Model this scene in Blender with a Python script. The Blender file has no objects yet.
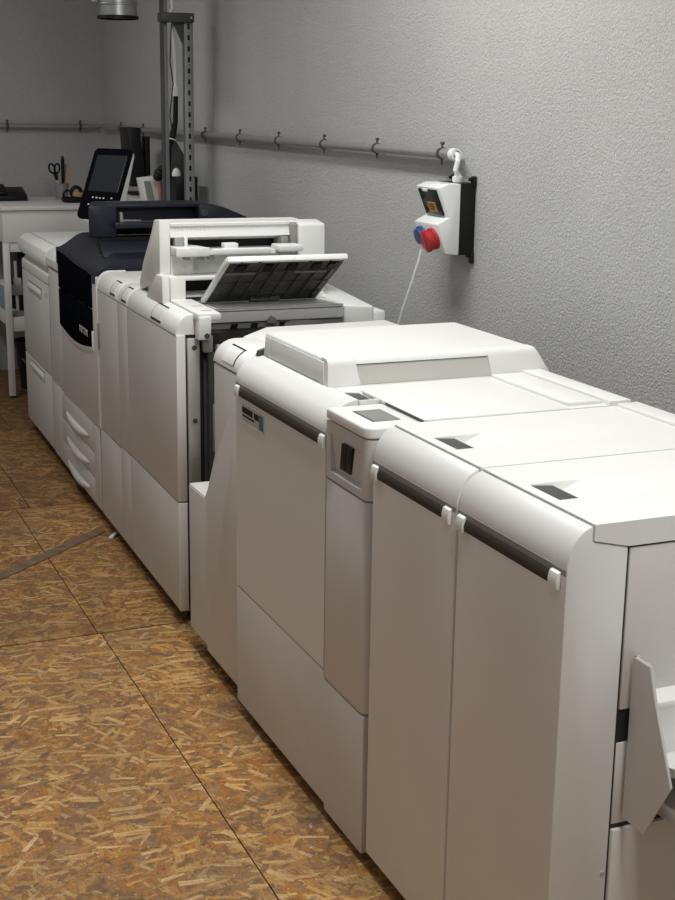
import bpy, bmesh, math, random
from mathutils import Vector, Matrix
random.seed(4)
SC = bpy.context.scene
COL = SC.collection
PI = math.pi

# ------------------------------------------------------------------ materials
def new_mat(name):
    m = bpy.data.materials.new(name); m.use_nodes = True
    return m, m.node_tree.nodes, m.node_tree.links, m.node_tree.nodes['Principled BSDF']

def plain(name, col, rough=.5, metal=0., var=.04, scale=14., bump=0., bscale=300., spec=.5):
    m, N, L, b = new_mat(name)
    tc = N.new('ShaderNodeTexCoord')
    nz = N.new('ShaderNodeTexNoise'); nz.inputs['Scale'].default_value = scale; nz.inputs['Detail'].default_value = 5
    L.new(tc.outputs['Object'], nz.inputs['Vector'])
    rp = N.new('ShaderNodeValToRGB')
    rp.color_ramp.elements[0].position = .3; rp.color_ramp.elements[1].position = .7
    rp.color_ramp.elements[0].color = [c*(1-var) for c in col]+[1]
    rp.color_ramp.elements[1].color = [min(1, c*(1+var)) for c in col]+[1]
    L.new(nz.outputs['Fac'], rp.inputs['Fac']); L.new(rp.outputs['Color'], b.inputs['Base Color'])
    b.inputs['Roughness'].default_value = rough; b.inputs['Metallic'].default_value = metal
    b.inputs['Specular IOR Level'].default_value = spec
    if bump:
        n2 = N.new('ShaderNodeTexNoise'); n2.inputs['Scale'].default_value = bscale; n2.inputs['Detail'].default_value = 2
        L.new(tc.outputs['Object'], n2.inputs['Vector'])
        bp = N.new('ShaderNodeBump'); bp.inputs['Strength'].default_value = bump; bp.inputs['Distance'].default_value = .002
        L.new(n2.outputs['Fac'], bp.inputs['Height']); L.new(bp.outputs['Normal'], b.inputs['Normal'])
    return m

M = {}
M['white']  = plain('white_plastic', (.80, .81, .79), .42, var=.01, bump=.04, bscale=900)
M['front']  = plain('warm_grey_plastic', (.60, .595, .585), .48, var=.015, bump=.05, bscale=900)
M['cover']  = plain('pale_grey_plastic', (.74, .74, .73), .45, var=.01, bump=.05, bscale=900)
M['end']    = plain('beige_grey_sheet', (.66, .645, .62), .5, var=.015, bump=.05, bscale=900)
M['edge']   = plain('light_edge_plastic', (.78, .77, .75), .45, var=.01)
M['dark']   = plain('dark_chassis', (.02, .02, .02), .6)
M['black']  = plain('black_plastic', (.008, .009, .010), .45, var=.1, spec=.25)
M['gloss']  = plain('black_gloss_plastic', (.005, .006, .008), .6, var=.1, spec=0)
M['navy']   = plain('navy_plastic', (.011, .014, .026), .42, var=.08, spec=.35)
M['bar']    = plain('dark_brown_grip', (.036, .028, .022), .5, var=.1, spec=.25)
M['pad']    = plain('charcoal_pad', (.055, .055, .052), .55, var=.1)
M['grey']   = plain('mid_grey_plastic', (.26, .26, .25), .5)
M['lgrey']  = plain('light_grey_plastic', (.52, .52, .50), .5)
M['rib']    = plain('dark_ribbed_plastic', (.08, .079, .076), .4, var=.4, scale=9)
M['screen'] = plain('lcd_grey', (.24, .25, .24), .25, var=.03)
M['uiscr']  = plain('panel_screen', (.020, .024, .028), .2, var=.05)
M['steel']  = plain('brushed_steel', (.62, .61, .58), .42, .55, var=.05, scale=40)
M['galv']   = plain('galvanised_steel', (.42, .43, .43), .32, .9, var=.25, scale=9)
M['pipe']   = plain('grey_conduit', (.34, .335, .32), .35, .35, var=.06)
M['post']   = plain('grey_painted_steel', (.26, .27, .27), .5, .3, var=.08)
M['dpost']  = plain('dark_painted_steel', (.07, .072, .075), .5, .2, var=.1)
M['bracket']= plain('grey_sheet_metal', (.60, .59, .57), .45, .1, var=.02)
M['red']    = plain('red_plastic', (.38, .014, .018), .35)
M['blue']   = plain('blue_plastic', (.014, .06, .20), .4)
M['sblue']  = plain('sticker_blue', (.04, .16, .30), .4)
M['yellow'] = plain('amber_label', (.42, .20, .015), .5, var=.1)
M['paper']  = plain('paper', (.78, .78, .76), .7)
M['beige']  = plain('beige_window', (.60, .59, .55), .35, var=.02)
M['tan']    = plain('tan_wood', (.42, .26, .13), .6, var=.2)
M['orange'] = plain('orange_rubber', (.42, .15, .11), .5)
M['lblue']  = plain('pale_blue_plastic', (.25, .38, .48), .35)
M['smoke']  = plain('smoked_window', (.012, .015, .016), .25, spec=.2)
M['strip']  = plain('worn_strip', (.155, .10, .058), .7, var=.3, scale=20)
M['gap']    = plain('sub_floor', (.02, .014, .01), .9)
M['socket'] = plain('white_enclosure', (.74, .76, .75), .4, var=.01)

def wall_mat():
    m, N, L, b = new_mat('textured_plaster')
    tc = N.new('ShaderNodeTexCoord')
    n1 = N.new('ShaderNodeTexNoise'); n1.inputs['Scale'].default_value = 125; n1.inputs['Detail'].default_value = 4; n1.inputs['Roughness'].default_value = .6
    n2 = N.new('ShaderNodeTexVoronoi'); n2.inputs['Scale'].default_value = 150
    n3 = N.new('ShaderNodeTexNoise'); n3.inputs['Scale'].default_value = 1.3; n3.inputs['Detail'].default_value = 3
    for n in (n1, n2, n3): L.new(tc.outputs['Object'], n.inputs['Vector'])
    rp = N.new('ShaderNodeValToRGB')
    rp.color_ramp.elements[0].position = .3; rp.color_ramp.elements[1].position = .7
    rp.color_ramp.elements[0].color = (.42, .425, .42, 1); rp.color_ramp.elements[1].color = (.53, .53, .52, 1)
    L.new(n1.outputs['Fac'], rp.inputs['Fac'])
    mx = N.new('ShaderNodeMix'); mx.data_type = 'RGBA'; mx.blend_type = 'MULTIPLY'; mx.inputs['Factor'].default_value = .5
    r3 = N.new('ShaderNodeValToRGB'); r3.color_ramp.elements[0].color = (.82, .82, .82, 1); r3.color_ramp.elements[1].color = (1, 1, 1, 1)
    r3.color_ramp.elements[0].position = .35; r3.color_ramp.elements[1].position = .65
    L.new(n3.outputs['Fac'], r3.inputs['Fac'])
    L.new(rp.outputs['Color'], mx.inputs['A']); L.new(r3.outputs['Color'], mx.inputs['B'])
    L.new(mx.outputs['Result'], b.inputs['Base Color'])
    ad = N.new('ShaderNodeMath'); ad.operation = 'MULTIPLY_ADD'; ad.inputs[1].default_value = .35
    L.new(n2.outputs['Distance'], ad.inputs[0]); L.new(n1.outputs['Fac'], ad.inputs[2])
    bp = N.new('ShaderNodeBump'); bp.inputs['Strength'].default_value = .9; bp.inputs['Distance'].default_value = .0048
    L.new(ad.outputs[0], bp.inputs['Height']); L.new(bp.outputs['Normal'], b.inputs['Normal'])
    b.inputs['Roughness'].default_value = .85
    return m
M['wall'] = wall_mat()
M['ceil'] = plain('ceiling_paint', (.55, .55, .54), .9)

def osb_mat():
    m, N, L, b = new_mat('oriented_strand_board')
    tc = N.new('ShaderNodeTexCoord')
    oi = N.new('ShaderNodeObjectInfo')
    off = N.new('ShaderNodeVectorMath'); off.operation = 'MULTIPLY_ADD'
    cmb = N.new('ShaderNodeCombineXYZ')
    for k in range(2): L.new(oi.outputs['Random'], cmb.inputs[k])
    off.inputs[1].default_value = (37, 53, 0)
    L.new(cmb.outputs[0], off.inputs[0]); L.new(tc.outputs['Object'], off.inputs[2])
    wz = N.new('ShaderNodeTexNoise'); wz.inputs['Scale'].default_value = 22; wz.inputs['Detail'].default_value = 2
    L.new(off.outputs[0], wz.inputs['Vector'])
    ws = N.new('ShaderNodeVectorMath'); ws.operation = 'MULTIPLY_ADD'; ws.inputs[1].default_value = (.006, .006, 0)
    L.new(wz.outputs['Color'], ws.inputs[0]); L.new(off.outputs[0], ws.inputs[2])
    brown = [(.305, .171, .08), (.205, .122, .061), (.40, .205, .07), (.156, .102, .065), (.44, .20, .05), (.33, .20, .10), (.26, .135, .05)]
    warm = [(.46, .19, .036), (.52, .25, .06), (.36, .15, .035), (.55, .32, .11), (.27, .14, .055), (.48, .23, .05), (.60, .36, .13)]
    pale = [(.68, .43, .17), (.62, .37, .12), (.70, .47, .21), (.55, .30, .09), (.66, .42, .15), (.60, .38, .15), (.72, .50, .24)]
    prev = None; hprev = None
    # (angle, cells along, cells across, share left out, half size, palette): strands are oblongs scattered over one another
    layers = [(.3, 40, 70, 0., 9, brown)]
    for k in range(7): layers.append((k*.47+.1, 30-k, 88-4*k, .30+.03*k, .36, brown if k % 2 else warm))
    for k in range(5): layers.append((-.3+k*.66, 18-k, 62-3*k, .58+.03*k, .36, (warm, brown, pale, warm, brown)[k]))
    layers += [(1.45, 14, 30, .80, .40, warm), (.4, 12, 26, .86, .38, brown), (-.12, 13, 62, .88, .38, pale), (.35, 11, 70, .90, .40, pale), (-.9, 10, 52, .93, .34, pale), (1.0, 9, 46, .94, .34, pale), (.15, 8.5, 40, .92, .36, pale)]
    for i, (ang, sx, sy, thr, half, pal) in enumerate(layers):
        mp = N.new('ShaderNodeMapping'); mp.vector_type = 'POINT'
        rot = N.new('ShaderNodeVectorRotate'); rot.rotation_type = 'Z_AXIS'; rot.inputs['Angle'].default_value = ang
        L.new(ws.outputs[0], rot.inputs['Vector'])
        L.new(rot.outputs[0], mp.inputs['Vector'])
        mp.inputs['Scale'].default_value = (sx, sy, 1); mp.inputs['Location'].default_value = (i*7.3, i*3.1, 0)
        v = N.new('ShaderNodeTexVoronoi'); v.voronoi_dimensions = '2D'; v.distance = 'CHEBYCHEV'; v.inputs['Scale'].default_value = 1
        L.new(mp.outputs[0], v.inputs['Vector'])
        sp = N.new('ShaderNodeSeparateColor'); L.new(v.outputs['Color'], sp.inputs[0])
        rp = N.new('ShaderNodeValToRGB'); rp.color_ramp.interpolation = 'CONSTANT'
        cc = pal[:]; random.shuffle(cc)
        els = rp.color_ramp.elements
        while len(els) < 7: els.new(.5)
        for k in range(7): els[k].position = k/7; els[k].color = cc[k]+(1,)
        L.new(sp.outputs[1], rp.inputs['Fac'])
        gm = N.new('ShaderNodeMapping'); gm.inputs['Scale'].default_value = (sx*1.4, max(230, sy*3.2), 1); L.new(rot.outputs[0], gm.inputs['Vector'])
        g = N.new('ShaderNodeTexNoise'); g.noise_dimensions = '2D'; g.inputs['Scale'].default_value = 1; g.inputs['Detail'].default_value = 2
        L.new(gm.outputs[0], g.inputs['Vector'])
        gr = N.new('ShaderNodeValToRGB'); gr.color_ramp.elements[0].position = .32; gr.color_ramp.elements[1].position = .62
        gr.color_ramp.elements[0].color = (.62, .55, .48, 1); gr.color_ramp.elements[1].color = (1.06, 1.06, 1.06, 1)
        L.new(g.outputs['Fac'], gr.inputs['Fac'])
        mu = N.new('ShaderNodeMix'); mu.data_type = 'RGBA'; mu.blend_type = 'MULTIPLY'; mu.inputs['Factor'].default_value = .8
        L.new(rp.outputs['Color'], mu.inputs['A']); L.new(gr.outputs['Color'], mu.inputs['B'])
        if prev is None:
            prev = mu.outputs['Result']; hprev = sp.outputs[1]
        else:
            ms = N.new('ShaderNodeMath'); ms.operation = 'GREATER_THAN'; ms.inputs[1].default_value = thr
            L.new(sp.outputs[0], ms.inputs[0])
            md = N.new('ShaderNodeMath'); md.operation = 'LESS_THAN'; md.inputs[1].default_value = half
            L.new(v.outputs['Distance'], md.inputs[0])
            mm = N.new('ShaderNodeMath'); mm.operation = 'MULTIPLY'; L.new(ms.outputs[0], mm.inputs[0]); L.new(md.outputs[0], mm.inputs[1])
            mo = N.new('ShaderNodeMath'); mo.operation = 'MULTIPLY'; mo.inputs[1].default_value = .72 if i < len(layers)-5 else .92; L.new(mm.outputs[0], mo.inputs[0])
            mx = N.new('ShaderNodeMix'); mx.data_type = 'RGBA'
            L.new(mo.outputs[0], mx.inputs['Factor']); L.new(prev, mx.inputs['A']); L.new(mu.outputs['Result'], mx.inputs['B'])
            prev = mx.outputs['Result']
            if i > 7:
                mh = N.new('ShaderNodeMix'); mh.data_type = 'FLOAT'
                L.new(mm.outputs[0], mh.inputs['Factor']); L.new(hprev, mh.inputs['A']); L.new(sp.outputs[1], mh.inputs['B'])
                hprev = mh.outputs['Result']
    # trodden-in dirt, greyer patches
    d = N.new('ShaderNodeTexNoise'); d.inputs['Scale'].default_value = 3.2; d.inputs['Detail'].default_value = 6; d.inputs['Roughness'].default_value = .65
    L.new(off.outputs[0], d.inputs['Vector'])
    dr = N.new('ShaderNodeValToRGB'); dr.color_ramp.elements[0].position = .42; dr.color_ramp.elements[1].position = .68
    dr.color_ramp.elements[0].color = (0, 0, 0, 1); dr.color_ramp.elements[1].color = (.55, .55, .55, 1)
    L.new(d.outputs['Fac'], dr.inputs['Fac'])
    mx = N.new('ShaderNodeMix'); mx.data_type = 'RGBA'; mx.inputs['B'].default_value = (.19, .125, .07, 1)
    L.new(dr.outputs['Color'], mx.inputs['Factor']); L.new(prev, mx.inputs['A'])
    f1 = N.new('ShaderNodeTexNoise'); f1.inputs['Scale'].default_value = 130; f1.inputs['Detail'].default_value = 4; f1.inputs['Roughness'].default_value = .7
    L.new(off.outputs[0], f1.inputs['Vector'])
    fr = N.new('ShaderNodeValToRGB'); fr.color_ramp.elements[0].position = .34; fr.color_ramp.elements[1].position = .60
    fr.color_ramp.elements[0].color = (.50, .44, .38, 1); fr.color_ramp.elements[1].color = (1.05, 1.05, 1.05, 1)
    L.new(f1.outputs['Fac'], fr.inputs['Fac'])
    fm = N.new('ShaderNodeMix'); fm.data_type = 'RGBA'; fm.blend_type = 'MULTIPLY'; fm.inputs['Factor'].default_value = .6
    L.new(mx.outputs['Result'], fm.inputs['A']); L.new(fr.outputs['Color'], fm.inputs['B']); mx = fm
    # pale specks
    s = N.new('ShaderNodeTexVoronoi'); s.voronoi_dimensions = '2D'; s.inputs['Scale'].default_value = 26
    L.new(off.outputs[0], s.inputs['Vector'])
    st = N.new('ShaderNodeMath'); st.operation = 'LESS_THAN'; st.inputs[1].default_value = .045; L.new(s.outputs['Distance'], st.inputs[0])
    sc = N.new('ShaderNodeSeparateColor'); L.new(s.outputs['Color'], sc.inputs[0])
    sg = N.new('ShaderNodeMath'); sg.operation = 'GREATER_THAN'; sg.inputs[1].default_value = .8; L.new(sc.outputs[0], sg.inputs[0])
    sm = N.new('ShaderNodeMath'); sm.operation = 'MULTIPLY'; L.new(st.outputs[0], sm.inputs[0]); L.new(sg.outputs[0], sm.inputs[1])
    m2 = N.new('ShaderNodeMix'); m2.data_type = 'RGBA'; m2.inputs['B'].default_value = (.62, .55, .42, 1)
    L.new(sm.outputs[0], m2.inputs['Factor']); L.new(mx.outputs['Result'], m2.inputs['A'])
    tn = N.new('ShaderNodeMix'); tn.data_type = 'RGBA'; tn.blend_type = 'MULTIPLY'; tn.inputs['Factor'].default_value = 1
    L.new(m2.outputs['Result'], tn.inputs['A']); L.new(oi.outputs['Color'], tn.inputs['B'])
    L.new(tn.outputs['Result'], b.inputs['Base Color']); b.inputs['Specular IOR Level'].default_value = .3
    bp = N.new('ShaderNodeBump'); bp.inputs['Strength'].default_value = .25; bp.inputs['Distance'].default_value = .002
    L.new(hprev, bp.inputs['Height']); L.new(bp.outputs['Normal'], b.inputs['Normal'])
    b.inputs['Roughness'].default_value = .55
    return m
M['osb'] = osb_mat()

# ------------------------------------------------------------------ mesh builder
class MB:
    def __init__(s): s.bm = bmesh.new()
    def _merge(s, t, bevel, seg, skip):
        if bevel:
            bmesh.ops.recalc_face_normals(t, faces=t.faces[:])
            es = []
            for e in t.edges:
                if len(e.link_faces) == 2 and e.calc_face_angle(0) > .6 and not (skip and skip(e)):
                    es.append(e)
            if es: bmesh.ops.bevel(t, geom=es, offset=bevel, segments=seg, profile=.5, affect='EDGES', clamp_overlap=True)
        bmesh.ops.recalc_face_normals(t, faces=t.faces[:])
        me = bpy.data.meshes.new('tmp'); t.to_mesh(me); t.free()
        s.bm.from_mesh(me); bpy.data.meshes.remove(me)
    def prism(s, poly, axis, a, b, bevel=0., seg=2, skip=None):
        t = bmesh.new()
        f = {'x': lambda p, q: (q, p[0], p[1]), 'y': lambda p, q: (p[0], q, p[1]), 'z': lambda p, q: (p[0], p[1], q)}[axis]
        A = [t.verts.new(f(p, a)) for p in poly]; B = [t.verts.new(f(p, b)) for p in poly]
        n = len(poly)
        t.faces.new(A); t.faces.new(B[::-1])
        for i in range(n): t.faces.new((A[i], B[i], B[(i+1) % n], A[(i+1) % n]))
        s._merge(t, bevel, seg, skip); return s
    def box(s, x0, x1, y0, y1, z0, z1, bevel=0., seg=2):
        return s.prism([(x0, y0), (x1, y0), (x1, y1), (x0, y1)], 'z', z0, z1, bevel, seg)
    def hexa(s, pts, bevel=0., seg=2):
        """8 points: bottom ring then top ring"""
        t = bmesh.new(); v = [t.verts.new(p) for p in pts]
        for q in ((0, 1, 2, 3), (7, 6, 5, 4), (0, 4, 5, 1), (1, 5, 6, 2), (2, 6, 7, 3), (3, 7, 4, 0)): t.faces.new([v[i] for i in q])
        s._merge(t, bevel, seg, None); return s
    def obox(s, c, ax, ay, az, hx, hy, hz, bevel=0.):
        c, ax, ay, az = map(Vector, (c, ax, ay, az))
        P = lambda i, j, k: c+ax*hx*i+ay*hy*j+az*hz*k
        return s.hexa([P(-1, -1, -1), P(1, -1, -1), P(1, 1, -1), P(-1, 1, -1), P(-1, -1, 1), P(1, -1, 1), P(1, 1, 1), P(-1, 1, 1)], bevel)
    def lathe(s, c, d, prof, n=28, caps=True):
        """prof: (distance along d, radius)"""
        c = Vector(c); d = Vector(d).normalized()
        u = d.orthogonal().normalized(); w = d.cross(u)
        t = bmesh.new(); rings = []
        for h, r in prof:
            rings.append([t.verts.new(c+d*h+(u*math.cos(2*PI*k/n)+w*math.sin(2*PI*k/n))*max(r, 1e-4)) for k in range(n)])
        for A, B in zip(rings, rings[1:]):
            for k in range(n): t.faces.new((A[k], A[(k+1) % n], B[(k+1) % n], B[k]))
        if caps: t.faces.new(rings[0][::-1]); t.faces.new(rings[-1])
        s._merge(t, 0, 1, None); return s
    def cyl(s, a, b, r, n=24):
        a = Vector(a); b = Vector(b); return s.lathe(a, b-a, [(0, r), ((b-a).length, r)], n)
    def tube(s, path, r, n=12, caps=True):
        P = [Vector(p) for p in path]; t = bmesh.new(); rings = []
        T = [(P[min(i+1, len(P)-1)]-P[max(i-1, 0)]).normalized() for i in range(len(P))]
        u = T[0].orthogonal().normalized()
        for i, p in enumerate(P):
            u = (u-T[i]*u.dot(T[i])).normalized(); w = T[i].cross(u)
            rr = r[i] if isinstance(r, (list, tuple)) else r
            rings.append([t.verts.new(p+(u*math.cos(2*PI*k/n)+w*math.sin(2*PI*k/n))*rr) for k in range(n)])
        for A, B in zip(rings, rings[1:]):
            for k in range(n): t.faces.new((A[k], A[(k+1) % n], B[(k+1) % n], B[k]))
        if caps: t.faces.new(rings[0][::-1]); t.faces.new(rings[-1])
        s._merge(t, 0, 1, None); return s
    def grid(s, fn, nu, nv):
        t = bmesh.new(); V = [[t.verts.new(fn(i/nu, j/nv)) for j in range(nv+1)] for i in range(nu+1)]
        for i in range(nu):
            for j in range(nv): t.faces.new((V[i][j], V[i+1][j], V[i+1][j+1], V[i][j+1]))
        s._merge(t, 0, 1, None); return s
    def build(s, name, mat, parent=None, shift=None, smooth=True):
        if parent is not None and shift is None: shift = parent_shift(parent)
        if shift is not None: bmesh.ops.translate(s.bm, verts=s.bm.verts, vec=-Vector(shift))
        me = bpy.data.meshes.new(name); s.bm.to_mesh(me); s.bm.free()
        me.materials.append(M[mat] if isinstance(mat, str) else mat)
        if smooth:
            me.shade_smooth(); me.set_sharp_from_angle(angle=math.radians(28))
        o = bpy.data.objects.new(name, me); COL.objects.link(o)
        if parent is not None: o.parent = parent
        return o

SHIFT = {}
def parent_shift(p):
    while p.name not in SHIFT and p.parent: p = p.parent
    return SHIFT.get(p.name, (0, 0, 0))

def tag(o, label, cat, group=None):
    o['label'] = label; o['category'] = cat
    if group: o['group'] = group
    return o

TH = .0203
def thing(name, label, cat, base, frame='world', group=None):
    """an Empty at the thing's base; base is given in the frame its parts are written in"""
    o = bpy.data.objects.new(name, None); COL.objects.link(o); o.empty_display_size = .1
    b = Vector(base)
    if frame == 'near':  o.location = (1.169+b.x, b.y, b.z)
    elif frame == 'far':
        n = Vector((math.cos(TH), -math.sin(TH), 0)); u = Vector((math.sin(TH), math.cos(TH), 0))
        o.location = Vector((1.205, 4.157, 0))+n*b.x+u*b.y+Vector((0, 0, b.z)); o.rotation_euler = (0, 0, -TH)
    else: o.location = b
    SHIFT[o.name] = tuple(b)
    return tag(o, label, cat, group)

def struct(name, mb, mat, smooth=False):
    o = mb.build(name, mat, smooth=smooth); o['kind'] = 'structure'; return o

def arc(cx, cz, rx, rz, a0, a1, n=10):
    return [(cx+rx*math.cos(math.radians(a0+(a1-a0)*k/n)), cz+rz*math.sin(math.radians(a0+(a1-a0)*k/n))) for k in range(n+1)]

def feet(root, x0, x1, y0, y1, top=.07):
    for x in (x0, x1):
        for y in (y0, y1):
            MB().lathe((x, y, 0), (0, 0, 1), [(0, .028), (.012, .028), (.014, .012), (top, .012)], 16).build('foot', 'black', root)

# ------------------------------------------------------------------ setting
W = 2.13; YB = 8.93; ZC = 3.0
struct('wall_right', MB().box(W, W+.12, -1.2, YB+.12, -.02, ZC), 'wall')
struct('wall_back', MB().box(-1.6, W, YB, YB+.12, -.02, ZC), 'wall')
struct('ceiling', MB().box(-1.6, W+.12, -1.2, YB+.12, ZC, ZC+.08), 'ceil')
struct('floor', MB().box(-1.6, W, -1.2, YB, -.05, -.019), 'gap')
g = .0016
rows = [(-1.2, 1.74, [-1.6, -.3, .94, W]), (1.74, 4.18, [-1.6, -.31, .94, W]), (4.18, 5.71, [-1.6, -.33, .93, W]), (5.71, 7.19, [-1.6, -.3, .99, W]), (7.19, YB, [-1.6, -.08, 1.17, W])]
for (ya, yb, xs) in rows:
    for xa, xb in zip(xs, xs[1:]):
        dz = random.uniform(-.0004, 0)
        k = {4.18: .84, 5.71: .60, 7.19: .5}.get(ya, 1.08)      # rows further in tinted darker, standing in for the weaker light there
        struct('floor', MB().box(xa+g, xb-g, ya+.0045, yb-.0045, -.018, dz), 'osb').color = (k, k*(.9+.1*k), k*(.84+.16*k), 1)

# ------------------------------------------------------------------ near machines (x = depth behind the front plane, y along the row)
def lid(poly, y0, y1, hole, depth):
    """plate with (x,z) outline whose top has a rectangular pit (hx0,hx1,hy0,hy1) that ramps up from xm to hx1"""
    hx0, xm, hx1, ya, yb = hole
    mb = MB(); t = bmesh.new()
    zt = max(p[1] for p in poly); xa = min(p[0] for p in poly if p[1] == zt); xb = max(p[0] for p in poly if p[1] == zt)
    A = [t.verts.new((p[0], y0, p[1])) for p in poly]; B = [t.verts.new((p[0], y1, p[1])) for p in poly]
    t.faces.new(A); t.faces.new(B[::-1])
    n = len(poly)
    for i in range(n):
        j = (i+1) % n
        if poly[i][1] == zt and poly[j][1] == zt: continue
        t.faces.new((A[i], B[i], B[j], A[j]))
    v = lambda x, y, z=zt: t.verts.new((x, y, z))
    def q(*p): t.faces.new([t.verts.new(k) for k in p])
    q((xa, y0, zt), (xb, y0, zt), (xb, ya, zt), (xa, ya, zt)); q((xa, yb, zt), (xb, yb, zt), (xb, y1, zt), (xa, y1, zt))
    q((xa, ya, zt), (hx0, ya, zt), (hx0, yb, zt), (xa, yb, zt)); q((hx1, ya, zt), (xb, ya, zt), (xb, yb, zt), (hx1, yb, zt))
    zd = zt-depth; i = .030
    a, b_, c, d = (hx0, ya, zt), (hx1, ya, zt), (hx1, yb, zt), (hx0, yb, zt)
    e, f, g_, h = (hx0, ya+i, zd), (xm, ya+i, zd), (xm, yb-i*.3, zd), (hx0, yb-i*.3, zd)
    q(a, e, h, d); q(a, b_, f, e); q(b_, c, g_, f); q(c, d, h, g_); q(e, f, g_, h)
    bmesh.ops.remove_doubles(t, verts=t.verts[:], dist=1e-5)
    mb._merge(t, 0, 1, None)
    return mb

def end_module(name, label, y0, y1, exit_side):
    root = thing(name, label, 'printer finisher', (.34, (y0+y1)/2, 0), 'near')
    MB().box(.02, .655, y0+.007, y1-.007, .06, .998).build('chassis', 'dark', root)
    prof = [(0, .042), (0, .972)]+arc(.055, .972, .055, .0725, 180, 98, 14)[1:]+[(.0475, 1.0165), (.118, 1.0005), (.118, .042)]
    MB().prism(prof, 'y', y0+.0025, y1-.0025, .004).build('front_cover', 'cover', root)
    # grip strip with a pale end clip on either side
    bp = [(-.001, .937), (-.005, .939), (-.006, .950), (-.002, .960), (-.001, .961)]
    b = MB().prism(bp, 'y', y0+.046, y1-.036).build('grip_strip', 'bar', root); b['label'] = 'dark brown grip strip'
    for ya in (y0+.018, y1-.036):
        MB().prism([(-.001, .934), (-.009, .935), (-.010, .95), (-.007, .963), (-.001, .966)], 'y', ya, ya+.027, .0012).build('end_clip', 'white', b)
    MB().prism([(-.0003, .9615), (-.0012, .962), (-.0012, .972), (-.0003, .973)], 'y', y0+.004, y1-.004).build('grip_shade_band', 'grey', b)  # grey band paints the recess shading above the grip strip
    pol = [(.0495, 1.046), (.0495, 1.018), (.118, 1.002), (.608, 1.002), (.608, 1.046)]
    cy = y0+.20 if exit_side else y0+.195
    lb = lid(pol, y0+.0015, y1-.0015, (.072, .120, .182, cy-.053, cy+.052), .022).build('top_lid', 'white', root)
    p = MB().hexa([(.072, cy-.050, 1.033), (.119, cy-.050, 1.033), (.119, cy+.049, 1.033), (.072, cy+.049, 1.033),
                   (.073, cy-.049, 1.0455), (.119, cy-.048, 1.042), (.119, cy+.047, 1.042), (.073, cy+.048, 1.0455)], .001).build('latch_pad', 'pad', lb)
    p['label'] = 'charcoal latch pad'
    MB().box(.610, .668, y0+.0008, y1-.0008, .96, 1.052, .003).build('rear_rail', 'white', root)
    MB().box(.60, .66, y0+.004, y1-.004, .06, .955, .003).build('rear_panel', 'end', root)
    feet(root, .06, .6, y0+.05, y1-.05)
    if exit_side:
        ys = y0+.003
        MB().box(.1225, .655, ys, ys+.02, .706, .9975, .002).build('side_panel', 'end', root)
        MB().box(.1225, .655, ys+.002, ys+.02, .488, .643, .002).build('side_panel', 'end', root)
        MB().box(.1225, .655, ys-.004, ys+.02, .05, .479, .002).build('side_panel', 'end', root)
        for z in (.397,):
            MB().lathe((.109, y0+.0025, z), (0, -1, 0), [(0, .005), (.001, .005), (.002, .0035)], 14).build('screw', 'steel', root)
        s = MB().box(.122, .60, ys+.012, ys+.03, .640, .708).build('paper_exit', 'black', root); s['label'] = 'black paper exit slot'
        # outlet tray: folded side plate, sloping shelf, mounting block
        tr = MB().prism([(1.744, .728), (1.785, .735), (1.785, .72), (1.744, .715)], 'x', .158, .52, .003)
        tr.prism([(1.36, .72), (1.36, .705), (1.774, .60), (1.774, .617)], 'x', .158, .52)
        tr.prism([(1.745, .722), (1.778, .728), (1.778, .60), (1.766, .60)], 'x', .158, .52)
        t = tr.build('outlet_tray', 'white', root); t['label'] = 'white sloping outlet tray'
        fl = MB().prism([(1.775, .805), (1.728, .805), (1.709, .753), (1.653, .628), (1.650, .618), (1.712, .505), (1.775, .505)], 'x', .137, .1395, .0006, 1)
        fl.prism([(1.775, .806), (1.727, .806), (1.709, .754), (1.651, .62), (1.6525, .62), (1.711, .753), (1.729, .8045), (1.775, .8045)], 'x', .1385, .1425)
        fl.box(.1385, .150, 1.771, 1.7745, .505, .806)
        f = fl.build('tray_side_plate', 'bracket', t); f['label'] = 'folded grey sheet metal side plate'
        MB().box(.165, .30, 1.60, 1.77, .535, .568, .004).build('tray_mount', 'lgrey', t)
    return root

end_module('finisher_end_unit', 'pale narrow cabinet at the near end of the printer row, with a side outlet tray', 1.78, 2.162, True)
end_module('finisher_middle_unit', 'pale narrow cabinet with dark grip strip, directly behind the near end cabinet', 2.165, 2.55, False)

# ---- large finisher with the raised hood
r = thing('finisher', 'large white finisher with a raised hood on top and a blue sticker on its door', 'printer finisher', (.34, 3.0, 0), 'near')
MB().box(.02, .655, 2.58, 3.452, .07, 1.0).build('chassis', 'dark', r)
prof = [(0, .389), (0, .972)]+arc(.088, .972, .088, .072, 180, 95, 14)[1:]+[(.081, 1.0), (.1, .998), (.1, .389)]
d = MB().prism(prof, 'y', 2.811, 3.456).build('front_door', 'cover', r)
b = MB().prism([(-.001, .937), (-.005, .939), (-.006, .950), (-.002, .960), (-.001, .961)], 'y', 2.840, 3.417).build('grip_strip', 'bar', d)
b['label'] = 'dark brown grip strip'
for ya in (2.812, 3.418):
    MB().prism([(-.001, .934), (-.009, .935), (-.010, .95), (-.007, .963), (-.001, .966)], 'y', ya, ya+.027, .0012).build('end_clip', 'white', b)
MB().prism([(-.0003, .9615), (-.0012, .962), (-.0012, .972), (-.0003, .973)], 'y', 2.815, 3.452).build('grip_shade_band', 'grey', b)  # same grey band, shade of the grip recess put in as colour
st = MB().box(-.0012, .0005, 3.228, 3.402, .872, .922).build('sticker', 'lgrey', d); st['label'] = 'small grey sticker with black lettering and a blue patch'
mk = MB()
y = 3.398
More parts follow.
